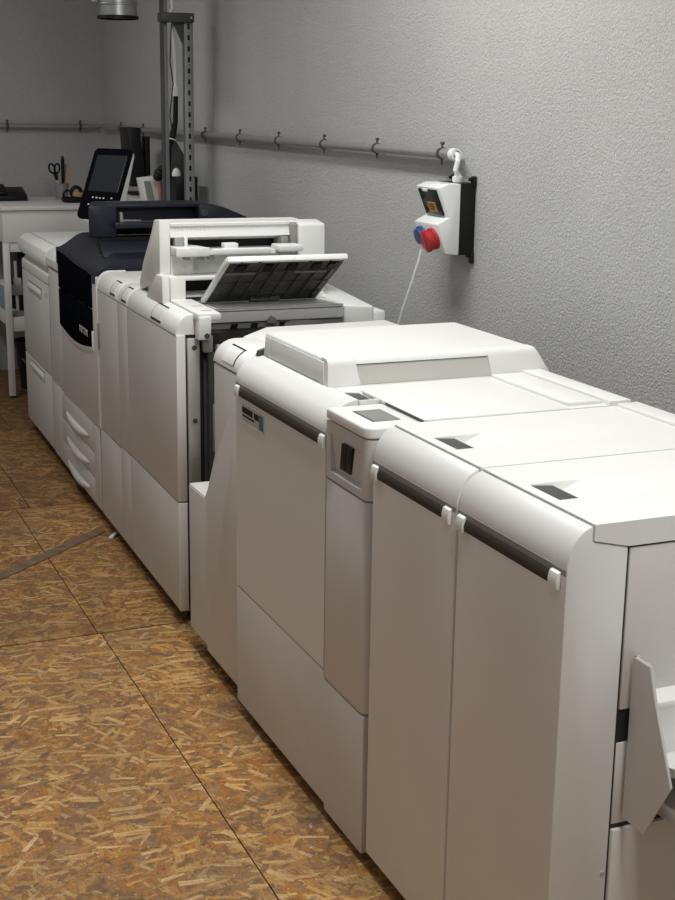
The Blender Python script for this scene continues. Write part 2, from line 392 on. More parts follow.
for k, w in enumerate((.017,)*5+(.010,)+(.019,)*2):
    if w > .012: mk.box(-.0022, -.0010, y-w+.002, y, .899, .915)
    y -= w
y = 3.394
for k in range(7): mk.box(-.0022, -.0010, y-.011, y, .889, .894); y -= .0135
mk.build('sticker_lettering', 'black', st)
MB().box(-.0023, -.0010, 3.236, 3.262, .879, .917).build('sticker_patch', 'sblue', st)
MB().box(-.0023, -.0010, 3.228, 3.402, .8722, .8745).build('sticker_edge', 'white', st)
MB().prism([(3.456, .036), (3.456, .385), (2.808, .385), (2.808, .3635), (2.574, .3635), (2.574, .021), (2.80, .021), (2.80, .036)], 'x', .0, .03, .003).build('lower_panel', 'front', r)
def roundcol(x1, y0, y1, rr=.022, x0=0.):
    return [(x1, y0), (x1, y1), (x0, y1)]+[(x0+rr-rr*math.cos(t), y0+rr-rr*math.sin(t)) for t in [k*PI/12 for k in range(7)]]
dc = MB().prism(roundcol(.06, 2.574, 2.806), 'z', .368, .866, .0025).build('column_door', 'front', r)
cb = MB()
cb.prism(roundcol(.06, 2.574, 2.606), 'z', .8705, 1.006)
cb.box(.0, .06, 2.785, 2.806, .8705, 1.006); cb.box(.0, .06, 2.606, 2.785, .978, 1.006); cb.box(.0, .06, 2.606, 2.785, .8705, .886)
cb.hexa([(.0, 2.606, .886), (.05, 2.606, .886), (.05, 2.785, .886), (.0, 2.785, .886), (.0, 2.606, .8875), (.05, 2.606, .905), (.05, 2.785, .905), (.0, 2.785, .8875)])
cb.hexa([(.015, 2.606, .886), (.06, 2.606, .886), (.06, 2.785, .886), (.015, 2.785, .886), (.004, 2.606, .978), (.06, 2.606, .978), (.06, 2.785, .978), (.004, 2.785, .978)])
c = cb.build('control_box', 'front', r)
k = MB()
for yy in (2.686, 2.717): k.hexa([(.009, yy+.004, .901), (.03, yy+.004, .901), (.03, yy+.033, .901), (.009, yy+.033, .901), (-.002, yy-.030, .970), (.03, yy-.030, .970), (.03, yy-.001, .970), (-.002, yy-.001, .970)], .0015)
k = k.build('rocker_switch', 'black', c); k['label'] = 'black two-part rocker switch'
cp = MB().prism([(.14, 2.5725), (.14, 2.803), (-.004, 2.803)]+[(.020-.024*math.cos(t), 2.5965-.024*math.sin(t)) for t in [q*PI/12 for q in range(7)]], 'z', 1.009, 1.034, .006, 3).build('control_cap', 'white', r)
MB().box(.036, .1035, 2.632, 2.745, 1.030, 1.0346).build('display_bezel', 'pad', cp)
s = MB().box(.0395, .1035, 2.632, 2.7415, 1.031, 1.0353).build('display', 'screen', cp); s['label'] = 'small grey display window'
# top
lb = lid([(.0835, 1.0415), (.0835, 1.0), (.608, 1.0), (.608, 1.0415)], 2.812, 3.452, (.086, .124, .165, 2.818, 2.912), .010).build('top_cover', 'white', r)
MB().hexa([(.0865, 2.821, 1.031), (.124, 2.821, 1.031), (.124, 2.909, 1.031), (.0865, 2.909, 1.031), (.087, 2.822, 1.0415), (.124, 2.823, 1.038), (.124, 2.907, 1.038), (.087, 2.908, 1.0415)], .001).build('latch_pad', 'pad', lb)['label'] = 'charcoal latch pad'
MB().box(.142, .608, 2.574, 2.8115, 1.0, 1.0415).build('top_cover', 'white', r)
dk = MB().box(.1335, .505, 2.577, 2.962, 1.036, 1.0430, .0008).build('output_deck', 'white', r)
MB().box(.1324, .1333, 2.577, 2.775, 1.036, 1.0416).build('deck_seam', 'pad', dk)
MB().box(.513, .604, 2.60, 2.962, 1.040, 1.049, .002).build('deck_rail', 'white', r)
MB().box(.610, .668, 2.573, 2.985, .96, 1.052, .003).build('rear_rail', 'white', r)
MB().box(.60, .66, 2.576, 3.452, .06, .955, .003).build('rear_panel', 'end', r)
# hood
full = [(.071, 1.042), (.077, 1.107), (.655, 1.107), (.692, 1.042)]
J = 3.03
onj = lambda e: all(abs(v.co.y-J) < 1e-4 for v in e.verts)
hb = MB().prism(full, 'y', J, 3.432, .007, 3, onj)
near_edge = [(2.972, 1.042), (2.9855, 1.090), (2.988, 1.097), (2.993, 1.103), (3.002, 1.107), (J, 1.107), (J, 1.042)]
hk = lambda z: (z-1.042)/.065
def cheek(xo, xi):
    m = MB().prism(near_edge, 'x', 0, 1)
    for v in m.bm.verts: v.co.x = xo(hk(v.co.z)) if v.co.x < .5 else xi(hk(v.co.z))
    bmesh.ops.recalc_face_normals(m.bm, faces=m.bm.faces[:])
    me = bpy.data.meshes.new('tmp'); m.bm.to_mesh(me); hb.bm.from_mesh(me); bpy.data.meshes.remove(me); m.bm.free()
cheek(lambda k: .071+.006*k, lambda k: .158-.010*k)
cheek(lambda k: .692-.037*k, lambda k: .523-.009*k)
hb.prism([(2.9862, 1.0925), (2.988, 1.097), (2.993, 1.103), (3.002, 1.107), (J, 1.107), (J, 1.0925)], 'x', .1495, .515)
h = hb.build('hood', 'white', r)
MB().hexa([(.152, 2.980, 1.042), (.528, 2.980, 1.042), (.528, 2.993, 1.042), (.152, 2.993, 1.042), (.146, 2.992, 1.0905), (.520, 2.992, 1.0905), (.520, 3.004, 1.0905), (.146, 3.004, 1.0905)]).build('hood_window', 'beige', h)['label'] = 'pale beige window panel'
MB().box(.146, .5165, 2.9875, 3.004, 1.0907, 1.0924).build('window_gap', 'black', h)
MB().hexa([(.0695, 3.0, 1.047), (.076, 3.0, 1.047), (.076, 3.378, 1.047), (.0695, 3.378, 1.047), (.0742, 3.012, 1.098), (.08, 3.012, 1.098), (.08, 3.378, 1.098), (.0742, 3.378, 1.098)], .001).build('hood_side_panel', 'cover', h)
MB().hexa([(.0695, 3.384, 1.047), (.076, 3.384, 1.047), (.076, 3.425, 1.047), (.0695, 3.425, 1.047), (.0742, 3.384, 1.098), (.08, 3.384, 1.098), (.08, 3.42, 1.098), (.0742, 3.42, 1.098)], .001).build('hood_side_panel', 'cover', h)
MB().prism([(.055, 1.04), (.06, 1.055), (.085, 1.062), (.085, 1.04)], 'y', 3.434, 3.452, .002).build('hood_latch', 'pad', h)
MB().box(.0826, .0836, 2.82, 3.43, 1.036, 1.0425).build('door_seam', 'pad', r)
feet(r, .06, .6, 2.63, 3.40)

# ---- low transport unit between the finisher and the inserter
r = thing('transport_unit', 'narrow white unit with a cut-away front, between the hooded finisher and the open tray', 'printer module', (.34, 3.75, 0), 'near')
MB().prism([(3.462, .05), (3.80, .05), (3.80, .066), (3.975, .066), (3.975, .540), (3.815, .540), (3.783, .575), (3.705, .705), (3.705, .978), (3.462, .978)], 'x', .018, .05, .003).build('front_panel', 'front', r)
prof = [(.018, .984)]+arc(.085, .984, .067, .062, 180, 92, 10)+[(.15, 1.046), (.15, .984)]
tc = MB().prism(prof, 'y', 3.462, 3.712, .004).build('curved_cover', 'white', r)
band = lambda cx, cz, rx, rz, a, b: arc(cx, cz, rx+.0018, rz+.0018, a, b, 8)+arc(cx, cz, rx-.004, rz-.004, b, a, 8)
MB().prism(band(.085, .984, .067, .062, 166, 118), 'y', 3.535, 3.635).build('latch_window', 'paper', tc)
MB().prism(band(.085, .984, .0672, .0622, 119, 114), 'y', 3.530, 3.640).build('latch_slit', 'black', tc)
MB().prism(band(.085, .984, .0672, .0622, 166, 114), 'y', 3.530, 3.534).build('latch_slit', 'pad', tc)
MB().prism([(.12, 3.462), (.12, 3.742), (.17, 3.80), (.24, 3.88), (.655, 3.90), (.655, 3.462)], 'z', .99, 1.045, .006).build('top_cover', 'white', r)
MB().prism([(.30, 3.88), (.34, 3.925), (.40, 3.925), (.44, 3.88)], 'z', 1.035, 1.055, .006).build('top_handle', 'pad', r)
MB().box(.05, .65, 3.47, 3.70, .07, .99).build('chassis', 'dark', r)
MB().box(.05, .65, 3.70, 3.96, .07, .525).build('lower_chassis', 'dark', r)
MB().box(.02, .20, 3.80, 3.975, .526, .546, .002).build('ledge', 'white', r)
MB().box(.20, .65, 3.72, 3.97, .526, .60, .004).build('paper_path', 'grey', r)
feet(r, .08, .6, 3.52, 3.90)

# ------------------------------------------------------------------ far machines (local frame turned very slightly)
def covered_panels(root, s0, s1, tag_, zsplit, bottom=.05, latch=None, mat='front'):
    """upper door, lower panel and curved top strip of one segment of the front"""
    MB().prism([(0, zsplit+.003), (0, .982), (.03, .982), (.03, zsplit+.003)], 'y', s0+.0015, s1-.0015, .003).build(tag_, mat, root)
    MB().prism([(.001, bottom), (.001, zsplit-.002), (.03, zsplit-.002), (.03, bottom)], 'y', s0+.0015, s1-.0015, .003).build('lower_panel', mat, root)
    prof = [(0, .985)]+arc(.055, .985, .055, .066, 180, 92, 10)+[(.12, 1.051), (.12, .985)]
    cv = MB().prism(prof, 'y', s0+.001, s1-.001, .003).build('curved_cover', 'white', root)
    if latch:
        a, b = latch
        bd = lambda a_, b_: arc(.055, .985, .0562, .0672, a_, b_, 8)+arc(.055, .985, .052, .062, b_, a_, 8)
        MB().prism(bd(166, 118), 'y', a, b).build('latch_window', 'edge', cv)
        MB().prism(bd(119, 113), 'y', a-.004, b+.004).build('latch_slit', 'black', cv)
        MB().prism(bd(172, 165), 'y', a-.004, b+.004).build('latch_slit', 'black', cv)
        MB().prism(bd(172, 113), 'y', b, b+.005).build('latch_slit', 'pad', cv)

r = thing('inserter', 'white inserter module with an open dark ribbed tray on its tower', 'printer module', (.36, .41, 0), 'far')
MB().box(.03, .70, .012, .818, .07, .985).build('chassis', 'dark', r)
covered_panels(r, .0, .673, 'front_door', .428, latch=(.20, .32))
covered_panels(r, .676, .828, 'filler_panel', .424, latch=(.70, .765))
MB().box(.0, .03, -.006, .006, .05, .428, .002).build('door_edge', 'edge', r)
MB().box(.0, .03, -.006, .006, .433, .985, .002).build('door_edge', 'edge', r)
ms = MB().box(.036, .076, -.010, .012, .47, .974, .002).build('side_strip', 'steel', r); ms['label'] = 'pale metal strip with two screws'
for z in (.945, .704): MB().lathe((.058, -.010, z), (0, -1, 0), [(0, .008), (.002, .008), (.003, .005)], 14).build('screw', 'pad', ms)
MB().box(.12, .70, .30, .826, 1.0, 1.050, .004).build('top_plate', 'white', r)
# exposed works on the open near side
wk = MB()
wk.box(.09, .68, -.004, .012, .45, .90); wk.box(.10, .12, -.03, .0, .50, .93); wk.box(.15, .19, -.022, .0, .50, .86, .004)
wk.box(.24, .27, -.02, .0, .50, .95); wk.box(.13, .30, -.03, .0, .905, .935, .004)
wk = wk.build('works_plate', 'pad', r)
MB().box(.112, .135, -.034, -.006, .60, .76, .003).build('works_bracket', 'grey', wk)
MB().box(.085, .115, -.03, .0, .93, .985, .003).build('works_bracket', 'grey', wk)
MB().cyl((.12, -.05, .945), (.24, -.05, .945), .014, 14).build('works_roller', 'grey', wk)
MB().cyl((.14, -.055, .912), (.19, -.055, .912), .016, 14).build('works_roller', 'lgrey', wk)
# transport beam
bm_ = MB().box(.115, .605, .07, .17, 1.008, 1.052, .003).build('beam', 'white', r)
MB().box(.115, .605, .085, .17, .93, 1.0075).build('beam_skirt', 'grey', bm_)
MB().box(.150, .605, .066, .20, 1.0525, 1.057, .0015).build('beam_top', 'white', bm_)
MB().box(.155, .60, .0675, .0695, 1.044, 1.0462).build('beam_seam', 'pad', bm_)
for x in (.20, .27, .37): MB().prism([(x, .96), (x+.012, 1.0), (x+.034, 1.0), (x+.022, .96)], 'y', .078, .084).build('beam_tab', 'black', bm_)
MB().prism([(.33, 1.0), (.335, 1.018), (.345, 1.026), (.36, 1.018), (.365, 1.0)], 'y', .060, .069, .002).build('beam_latch', 'grey', bm_)
# front rail that runs out over the gap
rl = MB(); rl.prism([(.058, 1.035), (.058, 1.06), (.138, 1.06), (.138, 1.035)], 'y', -.05, .29, .006)
rl.prism([(.058, .975), (.062, 1.05), (.105, 1.05), (.100, .975)], 'y', -.056, -.015, .006)
rl = rl.build('front_rail', 'white', r)
for a in (.10, .0): MB().box(.088, .122, a, a+.022, 1.058, 1.0608, .0005).build('rail_inlay', 'lgrey', rl)
MB().lathe((.088, -.056, .988), (0, -1, 0), [(0, .009), (.002, .009)], 12).build('screw', 'pad', rl)
# wedge-shaped side cheek and the lower housing
ck = MB().prism([(.28, 1.045), (.51, 1.045), (.365, 1.138), (.28, 1.142)], 'x', .030, .058, .006).build('side_cheek', 'white', r)
lh = MB(); lh.box(.060, .115, .285, .60, 1.045, 1.135, .005); lh.box(.100, .62, .42, .60, 1.045, 1.135); lh.box(.100, .62, .285, .43, 1.122, 1.136, .004)
lh.box(.17, .62, .285, .41, 1.045, 1.065)
lh = lh.build('lower_housing', 'white', r)
MB().box(.112, .62, .385, .3995, 1.066, 1.122).build('housing_opening', 'black', lh)
MB().prism([(.285, 1.066), (.285, 1.068), (.38, 1.075), (.38, 1.066)], 'x', .115, .60).build('housing_ramp', 'lgrey', lh)
# tower
tw = MB()
side = [(.355, 1.135), (.645, 1.05), (.652, 1.08), (.585, 1.165), (.47, 1.27), (.425, 1.318), (.355, 1.322)]
tw.prism(side, 'x', .043, .082, .005)
tw.prism([(.40, 1.05), (.645, 1.05), (.652, 1.08), (.585, 1.165), (.55, 1.2), (.40, 1.2)], 'x', .0825, .632)
tw.prism([(.355, 1.137), (.47, 1.137), (.47, 1.20), (.355, 1.20)], 'x', .0825, .16)
tw.prism([(.355, 1.05), (.47, 1.05), (.47, 1.137), (.355, 1.137)], 'x', .0825, .11)
tw.prism([(.372, 1.137), (.47, 1.137), (.47, 1.20), (.38, 1.20)], 'x', .163, .54)
tw.prism([(.355, 1.262), (.52, 1.225), (.47, 1.27), (.425, 1.318), (.362, 1.318), (.362, 1.31), (.357, 1.308), (.357, 1.300), (.365, 1.296)], 'x', .0825, .545)
tw.prism([(.45, 1.19), (.56, 1.19), (.47, 1.27), (.45, 1.27)], 'x', .0825, .545)
tw = tw.build('tower', 'white', r)
MB().prism([(.325, 1.05), (.60, 1.05), (.60, 1.15), (.56, 1.19), (.47, 1.27), (.425, 1.308), (.405, 1.312), (.325, 1.302)], 'x', .538, .636, .008, 3).build('tower_end_housing', 'white', tw)
MB().prism([(.338, 1.195), (.40, 1.195), (.40, 1.308), (.352, 1.306), (.340, 1.298)], 'x', .512, .5375, .004).build('tower_side_wall', 'grey', tw)
MB().box(.083, .512, .365, .45, 1.300, 1.3065).build('tower_groove', 'grey', tw)
MB().box(.083, .54, .43, .452, 1.195, 1.264).build('feed_slot', 'black', tw)['label'] = 'dark feed slot'
em = MB(); x = .10
for w, hh in ((.004, .008), (.005, .005), (.010, .012), (.004, .012), (.011, .009), (.011, .012), (.006, .012), (.010, .012), (.004, .010)):
    em.box(x, x+w, .3545+(1.285-1.262)*.29, .366, 1.285-hh/2-.002, 1.285+hh/2); x += w+.007
em.build('embossed_mark', 'edge', tw)
# upper feed tray
ft = MB(); ft.prism([(.085, .30), (.13, .285), (.45, .285), (.50, .26), (.512, .44), (.085, .44)], 'z', 1.207, 1.219)
ft.prism([(.083, .285), (.083, .44), (.16, .44), (.20, .29), (.20, .282)], 'z', 1.202, 1.232, .003)
ft.box(.21, .42, .283, .32, 1.206, 1.226, .004); ft.box(.435, .525, .245, .33, 1.215, 1.237, .004)
ft = ft.build('feed_tray', 'white', tw)
MB().prism([(.34, 1.225), (.43, 1.225), (.43, 1.264), (.352, 1.262)], 'x', .095, .125, .002).build('paper_guide', 'grey', ft)
MB().box(.128, .140, .345, .43, 1.222, 1.262, .002).build('paper_guide', 'white', ft)
MB().box(.478, .505, .345, .43, 1.222, 1.258, .002).build('paper_guide', 'grey', ft)
MB().box(.26, .31, .31, .35, 1.224, 1.242, .003).build('paper_stop', 'white', ft)
uu = MB()
for x in (.115, .165, .2): uu.box(x, x+.018, .29, .33, 1.190, 1.206, .002)
uu.build('tray_underside_stop', 'grey', ft)
# opened tray that leans out over the gap
b0 = Vector((.153, .20, 1.056)); ud = Vector((1, 0, 0)); vd = Vector((0, -.29, .170)); L_ = vd.length; vn = vd.normalized()
nn = ud.cross(vn).normalized()
if nn.y > 0: nn = -nn            # towards the near side
ctr = lambda a, b: b0+ud*a+vn*b
tp = MB()
tp.obox(ctr(.198, L_/2)-nn*.006, ud, vn, nn, .198, L_/2, .004)
tp = tp.build('open_tray', 'rib', r); tp['label'] = 'opened tray with dark ribbed underside and pale rim'
rb = MB()
for k in range(8): rb.obox(ctr(.022+k*.05, L_/2), ud, vn, nn, .0022, L_/2-.02, .004)
for b in (.07, .16, .25): rb.obox(ctr(.198, b)-nn*.001, ud, vn, nn, .19, .0022, .003)
for a, b in ((.02, .012), (.09, .010), (.16, .014)): rb.obox(ctr(.2+a*.5-.04, b+.01), ud, vn, nn, .018, .012, .012, .003)
rb.build('tray_rib', 'rib', tp)
for a in (.03, .12, .205, .29, .345): MB().obox(ctr(a+.02, .285)+nn*.001, ud, vn, nn, .016, .02, .003).build('tray_pocket', 'black', tp)
rm = MB()
rm.obox(ctr(.195, L_+.002)-nn*.004, ud, vn, nn, .203, .008, .010, .004)
rm.obox(ctr(-.004, L_/2)-nn*.004, ud, vn, nn, .006, L_/2, .010, .003); rm.obox(ctr(.396, L_/2)-nn*.006, ud, vn, nn, .002, L_/2, .007, .001)
rm = rm.build('tray_rim', 'white', tp)
for a in (.04, .10, .27, .34): MB().obox(ctr(a, L_+.0)+nn*.0065, ud, vn, nn, .004, .003, .001).build('rim_hole', 'black', rm)
MB().obox(ctr(.06, .245)+nn*.004, ud, vn, nn, .05, .0025, .002).build('tray_highlight_bar', 'grey', tp)
MB().obox(ctr(.30, .245)+nn*.004, ud, vn, nn, .055, .0025, .002).build('tray_highlight_bar', 'grey', tp)
# rear housings
MB().hexa([(.608, .07, .95), (.722, .07, .95), (.748, .62, .95), (.608, .62, .95), (.608, .07, 1.050), (.718, .07, 1.042), (.744, .62, 1.062), (.608, .62, 1.068)], .008, 3).build('rear_housing', 'white', r)
MB().box(.752, .797, .15, .55, .93, 1.012, .006).build('rear_bracket', 'white', r)
MB().box(.70, .745, .08, .82, .07, .945, .004).build('rear_panel', 'front', r)
feet(r, .07, .62, .06, .76)

# ---- interface module
r = thing('interface_module', 'slim pale module between the printer with the black door and the inserter', 'printer module', (.36, 1.017, 0), 'far')
MB().box(.03, .70, .838, 1.198, .07, 1.03).build('chassis', 'dark', r)
covered_panels(r, .831, 1.205, 'front_door', .415, latch=(.885, .955))
MB().box(.12, .70, .833, 1.203, 1.0, 1.050, .004).build('top_plate', 'white', r)
prof = [(-.004, .412), (-.004, .985)]+arc(.055, .985, .059, .070, 180, 92, 10)+[(.12, 1.055), (.12, 1.0), (.06, .97), (.012, .9), (.012, .412)]
MB().prism(prof, 'y', 1.192, 1.211, .003).build('edge_trim', 'edge', r)
MB().box(-.004, .0, 1.170, 1.186, .745, .85, .002).build('finger_groove', 'grey', r)
MB().box(.70, .745, .84, 1.20, .07, .965, .004).build('rear_panel', 'front', r)
feet(r, .07, .62, .88, 1.15)

# ---- the printer
r = thing('printer', 'main printer with glossy black front door, navy top and tilted touch panel', 'printer', (.36, 1.75, 0), 'far')
MB().box(.02, .70, 1.222, 2.288, .07, 1.03).build('chassis', 'front', r)
fd = MB().prism([(1.222, .408), (2.0, .395), (2.0, 1.03), (1.222, 1.03)], 'x', .0, .022, .003).build('front_door', 'front', r)
def dbot(s, o=0): 
    t = (s-1.29)/(1.988-1.29); return .735-o-.030*math.sin(PI*min(1, max(0, t)))*.95-.008*t
ss = [1.29+(1.988-1.29)*k/16 for k in range(17)]
MB().prism([(s, dbot(s, .016)) for s in [1.278]+ss[1:-1]+[1.998]]+[(1.998, .80), (1.278, .80)], 'x', -.007, .004, .0015).build('door_rim', 'white', r)
MB().prism([(s, dbot(s)) for s in ss]+[(1.988, .889), (1.29, .889)], 'x', -.009, .0, .002).build('lower_black_door', 'gloss', r)
MB().prism([(1.29, .894), (1.988, .894), (1.988, 1.062), (1.82, 1.068), (1.6, 1.055), (1.42, 1.045), (1.29, 1.045)], 'x', -.009, .02, .002).build('upper_black_door', 'gloss', r)
# maker's wordmark on the lower black door
fc = bpy.data.curves.new('wordmark', 'FONT'); fc.body = 'xerox'; fc.size = .066; fc.extrude = .0006; fc.offset = -.0014; fc.space_character = 1.12
fo = bpy.data.objects.new('wordmark_tmp', fc); COL.objects.link(fo)
dg = bpy.context.evaluated_depsgraph_get(); dg.update()
me = bpy.data.meshes.new_from_object(fo.evaluated_get(dg)); bpy.data.objects.remove(fo)
me.transform(Matrix(((0, 0, -1, -.0098), (-1, 0, 0, 1.53), (0, 1, 0, .765), (0, 0, 0, 1))))
mb = MB(); mb.bm.from_mesh(me); wm = mb.build('wordmark', 'paper', r, smooth=False); wm['label'] = 'white wordmark'
# drawers with bowed grips
zs = [(.275, .402), (.165, .272), (.052, .162)]
for k, (za, zb) in enumerate(zs):
    dr = MB().box(.0, .02, 1.345, 2.055, za, zb, .003).build('drawer', 'front', r)
    gp = MB()
    n = 16; pts = []
    def gf(u, v):
        s = 1.45+.50*u; bow = math.sin(PI*u)
        zc = (za+zb)/2-.022+.008-.020*bow
        wv = .004+.018*bow**.7
        a = PI*v
        return (-.001-.016*math.sin(a)*bow**.5, s, zc+wv*math.cos(a))
    gp.grid(gf, 18, 8)
    gp.build('drawer_grip', 'end', dr)
MB().box(.0, .02, 1.222, 1.342, .052, .402, .003).build('drawer_side_panel', 'front', r)
MB().box(.001, .02, 2.003, 2.288, .412, .95, .003).build('side_column', 'front', r)
MB().box(.001, .02, 2.058, 2.288, .052, .409, .003).build('side_column', 'front', r)
MB().prism([(.001, .955), (-.008, .965), (-.010, 1.0), (.006, 1.03), (.035, 1.043), (.2, 1.043), (.2, .955)], 'y', 2.006, 2.289, .003).build('column_cap', 'white', r)
MB().box(.2, .70, 2.006, 2.288, .99, 1.043, .003).build('top_plate', 'white', r)
MB().box(.69, .735, 1.225, 2.285, .07, 1.0, .004).build('rear_panel', 'front', r)
# navy top
def sm(t): t = min(1, max(0, t)); return t*t*(3-2*t)
def navy(u, v):
    x = -.012+.712*u**1.35; s = 1.224+.777*v
    k = (s-1.224)/.777
    front = 1.045+.020*sm((k-.3)/.6)+.008*sm(k/.2)
    z = front+(.055+.012*k-.004)*sm((x+.012)/.13)
    return (x, s, z)
nv = MB()
nv.grid(navy, 26, 20)
nv.grid(lambda u, v: (navy(u, 0)[0], 1.224, 1.0+(navy(u, 0)[2]-1.0)*v), 26, 2)
nv.grid(lambda u, v: (navy(u, 1)[0], 2.001, 1.0+(navy(u, 1)[2]-1.0)*v), 26, 2)
nv.grid(lambda u, v: (-.012, 1.224+.777*u, navy(0, u)[2]-.012*(1-v)), 20, 1)
nv.box(.02, .70, 1.24, 1.99, 1.03, 1.045)
nv.build('navy_top', 'navy', r)
def skew(mb):                                    # the feeder's front end runs slightly away from the cabinet front
    for v in mb.bm.verts: v.co.x += max(0, v.co.y-1.45)*.24*max(0, 1-v.co.x/.7)
    return mb
sb = MB(); sb.hexa([(.06, 1.36, 1.092), (.70, 1.36, 1.092), (.70, 1.86, 1.092), (.06, 1.86, 1.092), (.075, 1.42, 1.150), (.69, 1.42, 1.150), (.69, 1.8, 1.150), (.06, 1.8, 1.150)], .006)
sb = skew(sb).build('scanner_base', 'navy', r)
skew(MB().box(.06, .66, 1.46, 1.72, 1.150, 1.162)).build('platen_gap', 'black', r)
ad = MB(); ad.prism([(.028, 1.164), (.028, 1.284), (.043, 1.293), (.53, 1.293), (.61, 1.280), (.715, 1.236), (.715, 1.164)], 'y', 1.56, 1.72, .005)
ad.prism([(.028, 1.164), (.028, 1.284), (.043, 1.293), (.145, 1.290), (.145, 1.164)], 'y', 1.45, 1.565, .004)
ad.prism([(.50, 1.2), (.50, 1.293), (.53, 1.293), (.61, 1.280), (.715, 1.236), (.715, 1.2)], 'y', 1.45, 1.565, .004)
ad.prism([(.13, 1.200), (.13, 1.225), (.51, 1.225), (.51, 1.200)], 'y', 1.42, 1.565, .004)
ad.box(.14, .51, 1.50, 1.565, 1.279, 1.2925, .003)
ad = skew(ad).build('document_feeder', 'navy', r)
MB().prism([(.155, 1.226), (.155, 1.266), (.165, 1.266), (.168, 1.236), (.245, 1.233), (.245, 1.226)], 'y', 1.43, 1.445, .001).build('document_guide', 'grey', ad)
MB().lathe((.522, 1.447, 1.258), (0, -1, 0), [(0, .015), (.006, .015), (.007, .010), (.002, .009)], 18).build('feeder_knob', 'pad', ad)
MB().box(.14, .44, 1.47, 1.56, 1.168, 1.172).build('copy_sheet', 'strip', ad)
MB().box(.17, .50, 1.415, 1.425, 1.226, 1.231).build('tray_lip', 'pad', ad)
MB().box(.06, .60, 1.40, 1.415, 1.100, 1.106).build('base_seam', 'black', ad)
# tilting control panel
yaw, tilt, pw, ph = .618, .433, .233, .349
a_ = Vector((-math.sin(yaw), math.cos(yaw), 0)); n0 = Vector((-math.cos(yaw), -math.sin(yaw), 0))
vv = Vector((0, 0, 1))*math.cos(tilt)-n0*math.sin(tilt); fn = n0*math.cos(tilt)+Vector((0, 0, 1))*math.sin(tilt)
base = Vector((.197, 2.149, 1.182))
def pp(u, v, d=0.): return base+a_*u+vv*v+fn*d        # u>0 is the far (left) side
def rrect(w, h, rad, n=5):
    out = []
    for cx, cy, a0 in ((w/2-rad, h-rad, 0), (-w/2+rad, h-rad, 90), (-w/2+rad, rad, 180), (w/2-rad, rad, 270)):
        for k in range(n+1):
            a = math.radians(a0+90*k/n); out.append((cx+rad*math.cos(a), cy+rad*math.sin(a)))
    return out
def slab(mb, outline, d0, d1, taper=None):
    t = bmesh.new()
    A = [t.verts.new(pp(u, v, d1)) for u, v in outline]; B = [t.verts.new(pp(u, v, d0(v) if callable(d0) else d0)) for u, v in outline]
    t.faces.new(A); t.faces.new(B[::-1]); n = len(outline)
    for i in range(n): t.faces.new((A[i], B[i], B[(i+1) % n], A[(i+1) % n]))
    mb._merge(t, .002, 1, None); return mb
cpn = slab(MB(), rrect(pw, ph, .026), -.012, 0).build('control_panel', 'gloss', r)
slab(MB(), [(u, v) for u, v in rrect(pw-.006, ph-.006, .024)], lambda v: -.064+.040*v/ph, -.0125).build('panel_back_shell', 'white', cpn)
slab(MB(), [(.088, .135), (.088, .315), (-.096, .315), (-.096, .135)], -.001, .0012).build('touch_screen', 'uiscr', cpn)
bt = MB()
for u, v in ((.045, .105), (.022, .104), (.0, .103), (-.022, .103), (-.07, .105), (.06, .07), (-.045, .062), (-.07, .075)):
    c = pp(u, v, .001); bt.obox(c, a_, vv, fn, .0042, .003, .001)
bt.build('panel_button', 'paper', cpn)
MB().tube([pp(-.06, .02, -.05), pp(-.075, .06, -.085), pp(-.075, .10, -.080), pp(-.07, .13, -.05)], .012, 10).build('panel_hinge', 'white', cpn)
MB().tube([pp(0, .05, -.05), pp(0, -.02, -.05), (.22, 2.16, 1.08)], .022, 12).build('panel_arm', 'black', r)
feet(r, .07, .62, 1.28, 2.23)

# ---- paper feeder at the far end
r = thing('paper_feeder', 'pale paper feeder cabinet with two handled drawers at the far end of the row', 'printer module', (.32, 2.685, 0), 'far')
MB().box(.02, .56, 2.30, 3.07, .07, .99).build('chassis', 'front', r)
for (za, zb, hz) in ((.425, .857, .80), (.06, .418, .385)):
    dr = MB().box(.0, .02, 2.302, 3.074, za, zb, .003).build('drawer', 'front', r)
    MB().prism([(-.001, hz-.022), (-.008, hz-.018), (-.010, hz-.004), (-.003, hz+.012), (-.001, hz+.014)], 'y', 2.50, 2.88, .002).build('drawer_handle', 'end', dr)
    MB().box(-.0015, .0, 2.49, 2.89, hz+.014, hz+.022, .0005).build('handle_recess', 'grey', dr)
MB().box(-.001, .001, 2.345, 2.385, .795, .82).build('sensor_window', 'lgrey', r)
MB().prism([(.0, .861), (.0, .906), (.026, .93), (.026, .99), (.2, .99), (.2, .861)], 'y', 2.302, 3.074, .003).build('drawer_header', 'cover', r)
MB().prism([(.026, .935), (-.010, .95), (-.016, .985), (-.006, 1.018), (.014, 1.036), (.04, 1.043), (.58, 1.043), (.58, .935)], 'y', 2.295, 3.082, .004).build('top_cover', 'white', r)
MB().box(.046, .049, 2.296, 3.08, 1.040, 1.0445).build('lid_seam', 'grey', r)
MB().box(.55, .575, 2.302, 3.07, .07, .93, .003).build('rear_panel', 'front', r)
feet(r, .07, .5, 2.36, 3.0)

